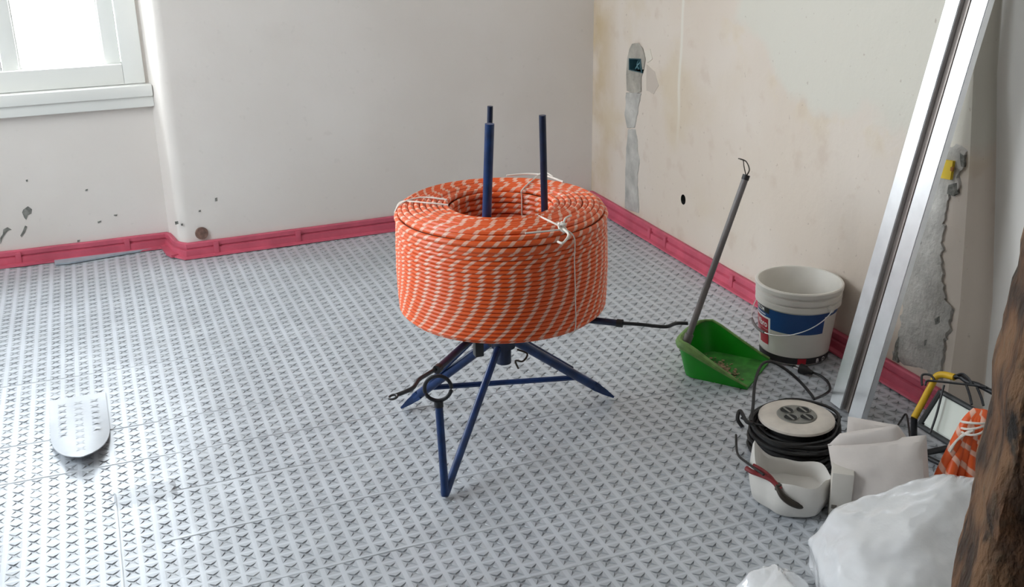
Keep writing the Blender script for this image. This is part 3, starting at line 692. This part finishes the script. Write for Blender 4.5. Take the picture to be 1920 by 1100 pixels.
# ================================================================== paint bucket
BC = Vector((2.078, 2.728, 0)); RB, RT, BH = .111, .140, .266
bk = thing('paint_bucket', 'white plastic paint bucket with blue and red label, near the wall', 'bucket', BC)
rad = lambda z: RB+(RT-RB-.004)*(z/BH)
ins = [(RT-.004, BH), (RT-.012, BH-.006), (rad(.01)-.006, .008), (0, .008)]
bm = bmesh.new(); lathe(bm, [(0, .003), (RB-.01, .003), (RB-.002, .006), (rad(.022), .022), (rad(.19), .19), (RT-.004, .196), (RT-.001, .199), (RT-.001, .213), (RT-.006, .216), (RT-.006, .220), (RT, .223), (RT, .238), (RT-.005, .241), (RT-.005, .245), (RT+.002, .249), (RT+.003, .262), (RT, BH), (RT-.006, BH), (RT-.010, BH-.005), (rad(.02)-.005, .010), (0, .009)], BC.x, BC.y, 72); obj('body', bm, mpail, bk)
view = math.atan2(-BC.y, -BC.x)
def band(name, p0, p1, z0, z1, m, off=.0012, parent=bk, zt=None):
    # p0, p1: degrees to the viewer's left (-) and right (+) of the axis towards the doorway
    bm = bmesh.new(); n = 28; A = []
    for k in range(n+1):
        a = view+math.radians(p0+(p1-p0)*k/n)
        top = z1 if zt is None else zt(k/n)
        A.append([bm.verts.new((BC.x+(rad(z)+off)*math.cos(a), BC.y+(rad(z)+off)*math.sin(a), z)) for z in (z0, (z0+top)/2, top)])
    for k in range(n):
        for j in range(2): bm.faces.new((A[k][j], A[k+1][j], A[k+1][j+1], A[k][j+1]))
    return obj(name, bm, m, parent)
band('label_blue', -42, 44, .119, .192, mlblue); band('label_blue', 44, 86, .178, .192, mlblue); band('label_blue', -95, -42, .158, .192, mlblue)
band('label_black', -95, -42, .172, .193, mlblack, .0016); band('label_white', -95, -40, .095, .158, mlwhite, .0014)
band('label_red', -95, -44, .113, .152, mlred, .002); band('label_red', -66, -44, .060, .112, mlred, .002, zt=None)
band('label_pink', -95, -66, .085, .113, mlpink, .002)
band('label_black', -80, 78, .010, .033, mlblack, .0016); band('label_red', 8, 22, .011, .031, mlred, .002)
def wrap_text(s, size, p0, z0, m, off=.0026, name='lettering', shear=0, sx=1.0):
    cu = bpy.data.curves.new('lettering', 'FONT'); cu.body = s; cu.size = size; cu.fill_mode = 'FRONT'; cu.resolution_u = 3; cu.shear = shear; cu.offset = size*.02
    to = bpy.data.objects.new('lettering', cu); link(to); dg = bpy.context.evaluated_depsgraph_get(); me = bpy.data.meshes.new_from_object(to.evaluated_get(dg))
    bpy.data.objects.remove(to); bm = bmesh.new(); bm.from_mesh(me); bpy.data.meshes.remove(me)
    for v in bm.verts:
        z = z0+v.co.y; a = view+math.radians(p0)+v.co.x*sx/rad(z); v.co = Vector((BC.x+(rad(z)+off)*math.cos(a), BC.y+(rad(z)+off)*math.sin(a), z))
    return obj(name, bm, m, bk, smooth=False)
wrap_text('FASCOM', .018, -79, .1765, mlwhite, sx=.85); wrap_text('Vibro', .031, -74, .122, mlwhite, shear=0, sx=.86)
band('label_white', -80, -50, .164, .167, mlwhite, .002)
wrap_text('B', .020, 40, .0135, mlwhite); wrap_text('D', .020, 53, .0135, mlwhite)
for sgn in (48, -132):
    a = view+math.radians(sgn); bm = bmesh.new(); p = Vector((BC.x+(RT+.001)*math.cos(a), BC.y+(RT+.001)*math.sin(a), .207))
    bmesh.ops.create_cone(bm, cap_ends=True, segments=16, radius1=.013, radius2=.010, depth=.012, matrix=Matrix.Translation(p) @ Vector((math.cos(a), math.sin(a), 0)).to_track_quat('Z', 'X').to_matrix().to_4x4()); obj('bail_lug', bm, mpail, bk)
a = view+math.radians(48); pa = Vector((math.cos(a), math.sin(a), 0)); a2 = view+math.radians(-42); pb = Vector((math.cos(a2), math.sin(a2), 0)); bp_ = []
for k in range(41):
    s = PI*k/40; bp_.append(BC+pa*(RT+.007)*math.cos(s)+pb*(RT+.006)*math.sin(s)+Vector((0, 0, .205-.093*math.sin(s)**.8)))
bail = obj('bail_wire', one(tube, bp_, .0017, 6), malu, bk); obj('bail_grip', one(tube, bp_[20:29], .0045, 8), mat('grey_grip', (.20, .18, .18), .5), bail)

# ================================================================== aluminium straightedge leaning on the wall
pr = thing('aluminium_profile', 'long aluminium levelling profile leaning against the right wall', 'profile', fl(1593, 775))
b0 = Vector((1.975, 2.2955, 0)); b1 = Vector((2.155, 2.218, 1.199)); ax = (b1-b0).normalized(); tpz = 1.62; b2 = b0+ax*(tpz/ax.z)
wv = Vector((0, -1, 0)); wv = (wv-ax*wv.dot(ax)).normalized(); nv = wv.cross(ax).normalized()
if nv.x > 0: nv = -nv
def bar(name, w0, w1, n0, n1, m, bev=.002):
    bm = bmesh.new(); vs = []
    for p in (b0+ax*.004, b2): vs.append([bm.verts.new(p+wv*w+nv*k) for w, k in ((w0, n0), (w1, n0), (w1, n1), (w0, n1))])
    for q in range(4): r = (q+1) % 4; bm.faces.new((vs[0][q], vs[0][r], vs[1][r], vs[1][q]))
    bm.faces.new(vs[0][::-1]); bm.faces.new(vs[1]); bmesh.ops.recalc_face_normals(bm, faces=bm.faces)
    bmesh.ops.bevel(bm, geom=[e for e in bm.edges if e.calc_length() > .5], offset=bev, segments=2, affect='EDGES'); return obj(name, bm, m, pr)
HW = .073
bar('flange', -HW, -.021, 0, .022, malu); bar('flange', .016, HW, 0, .022, malu); bar('web', -.021, .016, .002, .007, malu_d, .0005); bar('rib', -.004, .001, .006, .010, malu_d, .0005)

# ================================================================== cable reel with its cables
RC = Vector((1.668, 2.150, 0))
rl_ = thing('cable_reel', 'extension cable reel with cream disc and four sockets, black cable round it', 'cable reel', RC)
bm = bmesh.new(); lathe(bm, [(0, .126), (.050, .126), (.056, .129), (.094, .127), (.102, .122), (.103, .116), (.098, .112), (0, .112)], RC.x, RC.y, 56); obj('disc', bm, mreel, rl_)
bm = bmesh.new(); lathe(bm, [(0, .131), (.052, .131), (.055, .127), (.055, .122), (0, .122)], RC.x, RC.y, 40); plate = obj('socket_plate', bm, msock, rl_)
e1 = Vector((.93, -.36, 0)); e2 = Vector((.36, .93, 0))
for sx in (-1, 1):
    for sy in (-1, 1):
        p = RC+e1*.0225*sx+e2*.021*sy; bm = bmesh.new(); lathe(bm, [(.0175, .1315), (.0195, .1335), (.0195, .131), (.0175, .1315)], p.x, p.y, 20); lathe(bm, [(.0175, .1318), (0, .1318)], p.x, p.y, 20, 1); s = obj('socket', bm, [msock, mdark], plate)
        bm = bmesh.new(); box(bm, (p.x-.003, p.y-.0165, .1319), (p.x+.003, p.y+.0165, .1335), .0008); obj('earth_clip', bm, msock, s)
bm = bmesh.new(); lathe(bm, [(0, .012), (.075, .012), (.075, .1), (.055, .112), (0, .112)], RC.x, RC.y, 40); obj('drum', bm, mdark, rl_)
bm = bmesh.new(); lathe(bm, [(0, .001), (.110, .001), (.112, .004), (.110, .010), (0, .012)], RC.x, RC.y, 48); obj('lower_flange', bm, mcable, rl_)
bm = bmesh.new(); pts = []
for k in range(460):
    a = k*.19; lay = (k/460); z = .018+.080*abs(((lay*5.0) % 2)-1); r = .088+.030*lay+.006*noise.noise(Vector((k*.07, 1, 2))); pts.append(RC+Vector((r*math.cos(a), r*math.sin(a), z+.006*noise.noise(Vector((k*.05, 4, 0))))))
tube(bm, pts, .0042, 6); obj('wound_cable', bm, mcable, rl_)
bm = bmesh.new(); pts = []
for k in range(150):
    a = k*.21+2.0; r = .121+.016*noise.noise(Vector((k*.06, 7, 2))); pts.append(RC+Vector((r*math.cos(a)-.004, r*math.sin(a), .075+.033*noise.noise(Vector((k*.045, 1, 5))))))
tube(bm, pts, .0036, 6); obj('loose_cable', bm, mcable, rl_)
# carrying bow on the left
q0 = fl(1392, 800, .09); q1 = fl(1388, 770, .125); obj('carrying_bow', one(tube, spline([q0, fl(1383, 785, .11), q1, fl(1400, 790, .115), fl(1412, 793, .115)], 8), .0055, 8), mcable, rl_)
# cable that rises in a loop and its plug
cb = obj('flex_cable', one(tube, spline([fl(1409, 790, .118), fl(1412, 760, .135), fl(1416, 715, .165), fl(1428, 684, .18), fl(1446, 678, .175), fl(1470, 690, .155), fl(1497, 712, .125), fl(1520, 738, .10), fl(1526, 748, .09)], 8), .0044, 8), mcable, rl_)
cable2 = obj('plug_cable', one(tube, spline([fl(1526, 748, .088), fl(1545, 740, .05), fl(1556, 730, .02), fl(1552, 716, .008), fl(1538, 704, .008), fl(1520, 697, .010)], 8), .0042, 8), mcable, rl_)
p0 = fl(1524, 699, .012); p1 = fl(1500, 690, .016); dd = (p1-p0).normalized()
plg = obj('plug', one(tube, [p0, p0.lerp(p1, .3), p0.lerp(p1, .55), p1], [.006, .009, .015, .0165], 12), mcable, rl_)
for s in (-1, 1):
    sd = dd.cross(Vector((0, 0, 1))).normalized()*.0095*s; obj('pin', one(tube, [p1+sd, p1+sd+dd*.018], .0024, 8), malu, plg)
# cords sweeping round the front of the disc
for l in ([(1390, 783, .112), (1410, 792, .112), (1440, 799, .112), (1475, 803, .11), (1520, 798, .112), (1555, 790, .112), (1577, 781, .11)], [(1380, 815, .06), (1383, 850, .085), (1402, 868, .105), (1432, 890, .115)], [(1530, 790, .10), (1545, 800, .09), (1565, 808, .08), (1587, 816, .07)]):
    obj('loose_cable', one(tube, spline([fl(*p) for p in l], 8), .0032, 8), mcable, rl_)
for k in range(16):
    bm = bmesh.new(); pts = []; z0 = .012+.0063*k; ph = random.random()*6; tl = random.uniform(-.014, .014)
    for q in range(48):
        a = 2*PI*q/48; r_q = .117+.008*math.sin(2*a+ph)+.004*math.sin(5*a+ph*2)+.006*random.random()*0
        pts.append(RC+Vector((r_q*math.cos(a), r_q*math.sin(a), max(.008, z0+tl*math.sin(a+ph)))))
    tube(bm, pts, .0046, 6, True); obj('cable_loop', bm, mcable, rl_)


# ================================================================== soft things: lofted bags
def loft(bm, rings, cap_bottom=True, cap_top=False):
    R = [[bm.verts.new(p) for p in r] for r in rings]; n = len(R[0])
    for i in range(len(R)-1):
        for k in range(n): l = (k+1) % n; bm.faces.new((R[i][k], R[i][l], R[i+1][l], R[i+1][k]))
    if cap_bottom: bm.faces.new(R[0][::-1])
    if cap_top: bm.faces.new(R[-1])
    return R
# open white tub, low at the front and high at the back
TC = Vector((1.527, 1.964, 0))
tb = thing('plastic_tub', 'crumpled white plastic tub with folded lip, beside the cable reel', 'tub', TC)
vdir = math.atan2(-TC.y, -TC.x)
def tubring(s, r, extra=0):
    out = []
    for k in range(64):
        a = 2*PI*k/64; rel = math.cos(a-vdir)                       # 1 towards the camera
        left = math.cos(a-(vdir-PI/2)); h = .075+.014*rel+.072*max(0, math.cos(a-(vdir-PI*.56)))**8+.004*math.sin(5*a+.5)
        rr = r*(1+.05*math.sin(3*a+1)+.03*math.sin(7*a))*(1+.10*s*max(0, rel)*-1)
        out.append(TC+Vector((rr*math.cos(a), rr*math.sin(a), s*h+extra)))
    return out
bm = bmesh.new(); loft(bm, [tubring(0, .085, .002), tubring(.12, .098, .002), tubring(.5, .108, .002), tubring(.95, .103, .002), tubring(1.02, .099, .003), tubring(.9, .090, .002), tubring(.4, .084, .004), tubring(0, .06, .03)], True, True)
bmesh.ops.recalc_face_normals(bm, faces=bm.faces); obj('body', bm, mtub, tb)
# pincers lying on the tub
pw = lambda px, py, z: fl(px, py, z)
pc_ = thing('pincers', 'dark steel pincers with red grips lying across the white tub', 'pincers', fl(1450, 905, .08))
obj('handle', one(tube, spline([pw(1399, 877, .105), pw(1410, 884, .103), pw(1424, 889, .101), pw(1446, 899, .098), pw(1464, 917, .083)], 5), [.0065]*21, 8), mredh, pc_)
obj('handle', one(tube, spline([pw(1412, 872, .11), pw(1428, 881, .106), pw(1445, 895, .101), pw(1460, 916, .084)], 5), .0058, 8), mredh, pc_)
obj('jaw', one(tube, spline([pw(1456, 910, .09), pw(1466, 928, .074), pw(1480, 940, .06), pw(1496, 948, .046), pw(1506, 949, .042)], 5), [.005+.004*math.sin(k/20*PI) for k in range(21)], 8), mtool, pc_)
obj('jaw', one(tube, spline([pw(1456, 908, .09), pw(1474, 917, .078), pw(1482, 930, .064), pw(1494, 943, .048), pw(1504, 951, .042)], 5), [.005+.004*math.sin(k/20*PI) for k in range(21)], 8), mtool, pc_)
bm = bmesh.new(); lathe(bm, [(0, .078), (.008, .078), (.008, .094), (0, .095)], pw(1459, 912, .086).x, pw(1459, 912, .086).y, 14); obj('pivot', bm, mtool, pc_)
# upright white board between tub and sack
bc = fl(1546, 905, .09)
bd = thing('carton', 'narrow off-white carton standing between the white tub and the sack', 'carton', (bc.x, bc.y, 0))
mtx = Matrix.Translation((1.602, 1.864, 0)) @ Matrix.Rotation(math.radians(-36), 4, 'Z')
bm = bmesh.new(); box(bm, (-.026, -.030, .001), (.026, .030, .130), .004, mtx); obj('body', bm, mat('off_white_card', (.62, .585, .53), .7, var=.06, vscale=10), bd)
bm = bmesh.new(); box(bm, (-.021, -.0315, .030), (-.008, -.0295, .040), 0, mtx); obj('printed_mark', bm, mat('grey_print', (.16, .14, .12), .7), bd)
# folded paper sack
SC = Vector((1.772, 1.850, 0))
sk = thing('paper_sack', 'pale folded paper sack standing in front of the floodlight', 'sack', SC)
def quadbag(pts_front, thick, m, parent, name, n=14, amp=.006):
    """puffed panel through four corners (bottom left, bottom right, top right, top left)"""
    a, b_, c_, d = pts_front; nrm = (b_-a).cross(d-a).normalized(); bm = bmesh.new(); G = {}
    for s in (0, 1):
        for i in range(n+1):
            for j in range(n+1):
                u, v = i/n, j/n; p = a.lerp(b_, u).lerp(d.lerp(c_, u), v); w = (16*u*(1-u)*v*(1-v))**.35
                p = p+nrm*(thick*w*(.5 if s == 0 else -.5)) + nrm*(amp*noise.noise(p*14)+amp*.6*noise.noise(p*34))*(1 if s == 0 else -1)*w
                G[s, i, j] = bm.verts.new(p) if s == 0 or 0 < i < n and 0 < j < n else G[0, i, j]
    for s in (0, 1):
        for i in range(n):
            for j in range(n):
                q = [G[s, i, j], G[s, i+1, j], G[s, i+1, j+1], G[s, i, j+1]]; bm.faces.new(q if s == 0 else q[::-1])
    return obj(name, bm, m, parent)
n_s = Vector((-.70, -.70, .14)).normalized(); c_s = Vector((1.705, 1.815, .11))
cp = lambda px, py: onplane(px, py, c_s, n_s)
bl_ = cp(1562, 960); br_ = cp(1738, 935); bl_.z = max(bl_.z, .002); 
k0 = cp(1566, 1010); k1 = cp(1745, 1000)
def drop(p): p = p.copy(); p.z = max(.006, p.z); return p
quadbag([drop(k0), drop(k1), cp(1737, 815), cp(1552, 832)], .085, msack, sk, 'body', 20, .007)
c_f = c_s+Vector((.035, .035, .0)); cf = lambda px, py: onplane(px, py, c_f, n_s)
quadbag([cf(1584, 850), cf(1722, 850), cf(1684, 797), cf(1590, 780)], .03, msack, sk, 'folded_top', 14, .006)
quadbag([cp(1552, 835), cp(1700, 840), cp(1682, 796), cp(1575, 812)], .03, msack, sk, 'top_fold', 14, .004)
# big white plastic bag, knotted small one
def bag(name, label, pts, seed, cuts=7):
    bm = bmesh.new()
    for p in pts: bm.verts.new(p)
    h = bmesh.ops.convex_hull(bm, input=bm.verts)
    bmesh.ops.delete(bm, geom=list({g for g in h['geom_interior']+h['geom_unused'] if isinstance(g, bmesh.types.BMVert)}), context='VERTS')
    bmesh.ops.subdivide_edges(bm, edges=list(bm.edges), cuts=cuts, use_grid_fill=True)
    for _ in range(3): bmesh.ops.smooth_vert(bm, verts=list(bm.verts), factor=.5, use_axis_x=True, use_axis_y=True, use_axis_z=True)
    bmesh.ops.subdivide_edges(bm, edges=list(bm.edges), cuts=1, use_grid_fill=True, smooth=.4)
    bmesh.ops.recalc_face_normals(bm, faces=bm.faces); bm.normal_update()
    pk = max(pts, key=lambda p: p.z)
    off = []
    for v in bm.verts:
        d = v.co-pk; a = math.atan2(d.y, d.x); rr = d.length
        w = noise.noise(Vector((a*3.2, rr*4, seed)))*.008 + (.5-abs(noise.noise(Vector((v.co.x*9, v.co.y*9, v.co.z*12+seed)))))*.016 + (.3-abs(noise.noise(Vector((v.co.x*24, v.co.y*24, v.co.z*16+seed)))))*.007
        off.append(v.normal*w)
    for v, o in zip(bm.verts, off): v.co += o; v.co.z = max(v.co.z, .003)
    o = obj(name, bm, mbag); return tag(o, label, 'bag', 'white plastic bags')
B1 = [fl(*p) for p in ((1516, 1060, .05), (1516, 1005, .13), (1548, 962, .18), (1604, 944, .2), (1690, 946, .195), (1790, 880, .225), (1838, 884, .22), (1845, 1000, .17), (1840, 1140, .12), (1740, 1170, .14), (1640, 1150, .15), (1560, 1110, .12), (1530, 1100, .02), (1600, 1170, .01), (1700, 1190, .01), (1820, 1180, .01), (1620, 1030, .02), (1720, 1010, .02), (1800, 1000, .03), (1700, 1020, .215), (1600, 1000, .205))]
bag('plastic_bag', 'large shiny white plastic bag beside the timber post', B1, 3.3)
B2 = [fl(*p) for p in ((1362, 1110, .01), (1410, 1072, .06), (1455, 1062, .075), (1500, 1078, .06), (1535, 1112, .02), (1470, 1150, .06), (1420, 1150, .05), (1400, 1180, .01), (1500, 1180, .01), (1440, 1080, .005))]
bag('plastic_bag', 'small white plastic bag at the bottom edge, left of the large bag', B2, 8.1, 5)
# ================================================================== loops of striped pipe tied with cord, behind the bag
pb_ = thing('pipe_bundle', 'short bundle of orange and white striped pipe tied with white cord', 'pipe bundle', fl(1790, 860, .15) * 1 - Vector((0, 0, .15)))
tz = .262; tie = fl(1826, 795, tz)
for k, (bx, bz) in enumerate(((1757, .10), (1778, .115), (1797, .105), (1818, .11), (1838, .10))):
    b_ = fl(bx, 905, bz); m_ = fl((bx+1826)/2-6+2*k, 842, .19)
    g_ = [Vector((b_.x, b_.y, .014)), b_, m_, tie+Vector((.006*(k-2), -.006*(k-2), .0)), fl(1832+3*k, 772, .285)]
    obj('pipe', one(tube, spline(g_, 10), .0135, 10, phase=k*.017), mstripe2, pb_)
bm = bmesh.new()
for s in range(3): tube(bm, [tie+Vector((.036*math.cos(q)*.8, .030*math.sin(q), -.006+.006*s+.012*math.cos(q+s))) for q in [2*PI*k/20 for k in range(20)]], .003, 6, True)
tube(bm, spline([tie+Vector((-.02, -.02, 0)), fl(1797, 822, .225), fl(1780, 846, .19)], 6), .004, 6); obj('tie_cord', bm, mcord, pb_)

# ================================================================== floodlight
lc = Vector((2.006, 1.952, .15)); ln = Vector((-.766, 0, .643)); lp = lambda px, py, o=0: onplane(px, py, lc+ln*o, ln)
lt = thing('work_floodlight', 'black portable floodlight with yellow handle tube, near the right wall', 'floodlight', (lc.x, lc.y, 0))
TL, TR, BL = lp(1765, 738), lp(1826, 772), lp(1729, 795); BR = BL+(TR-TL)
def quadbox(name, quad, d0, d1, m, parent, grow=0):
    ce = sum(quad, Vector())/4; bm = bmesh.new()
    q = [p+(p-ce).normalized()*grow for p in quad]; f0 = [bm.verts.new(p+ln*d0) for p in q]; f1 = [bm.verts.new(p+ln*d1) for p in q]
    bm.faces.new(f1); bm.faces.new(f0[::-1])
    for i in range(4): bm.faces.new((f0[i], f0[(i+1) % 4], f1[(i+1) % 4], f1[i]))
    bmesh.ops.recalc_face_normals(bm, faces=bm.faces); bmesh.ops.bevel(bm, geom=list(bm.edges), offset=.004, segments=2, affect='EDGES'); return obj(name, bm, m, parent)
quad = [TL, TR, BR, BL]
hs = quadbox('housing', quad, -.045, -.004, mblack, lt, .016)
quadbox('lens', quad, -.006, .003, mlens, lt, -.002)
bm = bmesh.new()
for i in range(4):
    tube(bm, [quad[i]+(quad[i]-lc).normalized()*.008, quad[(i+1) % 4]+(quad[(i+1) % 4]-lc).normalized()*.008], .0075, 8)
obj('bezel', bm, mat('dark_grey_bezel', (.03, .034, .036), .4), lt)
for k in range(5): 
    a = TL.lerp(TR, .1+.2*k)-ln*.046; c2 = BL.lerp(BR, .1+.2*k)-ln*.046; obj('cooling_fin', one(tube, [a, c2], .004, 4), mblack, hs)
hy0, hy1 = lp(1714, 783, .01), lp(1748, 719, .01); hy2 = lp(1755, 706, .012); hy3 = lp(1768, 702, .012); hy4 = lp(1790, 707, .012)
frm = obj('handle_tube', one(tube, [hy0, hy0.lerp(hy1, .5), hy1]+spline([hy1, hy2, hy3, hy4], 6)[1:], .0095, 12), myel, lt); frm['label'] = 'yellow grip tube'
obj('frame_tube', one(tube, spline([hy4, lp(1800, 706, .01), lp(1815, 716, .01), lp(1835, 722, .01), lp(1870, 740, .01)], 6), .007, 10), mblack, lt)
foot0 = hy0.copy(); foot0.z = .008
obj('frame_tube', one(tube, spline([hy0, hy0.lerp(foot0, .6)+Vector((.01, 0, 0)), foot0+Vector((.02, -.01, 0)), Vector((foot0.x+.12, foot0.y-.02, .008))], 6), .009, 10), mblack, lt)
f2 = Vector((hy0.x+.10, hy0.y-.26, .008)); obj('frame_tube', one(tube, spline([foot0+Vector((.02, -.01, 0)), foot0.lerp(f2, .5), f2], 6), .007, 10), mblack, lt)
for l in ([(1729, 722), (1729, 703), (1745, 703), (1752, 712)], [(1735, 722), (1738, 714), (1752, 714), (1790, 718), (1825, 722), (1850, 726)], [(1770, 722), (1763, 750), (1755, 780), (1744, 812)], [(1812, 722), (1818, 740), (1822, 758)], [(1832, 726), (1840, 745), (1844, 760)], [(1795, 703), (1806, 701), (1818, 712), (1822, 722)]):
    obj('guard_wire', one(tube, spline([lp(*p, .02) for p in l], 5), .0034, 6), mblack, lt)
obj('power_cord', one(tube, spline([foot0+Vector((0, 0, .03)), fl(1700, 778, .02), fl(1690, 787, .01), fl(1682, 800, .006)], 6), .003, 6), mcable, lt)
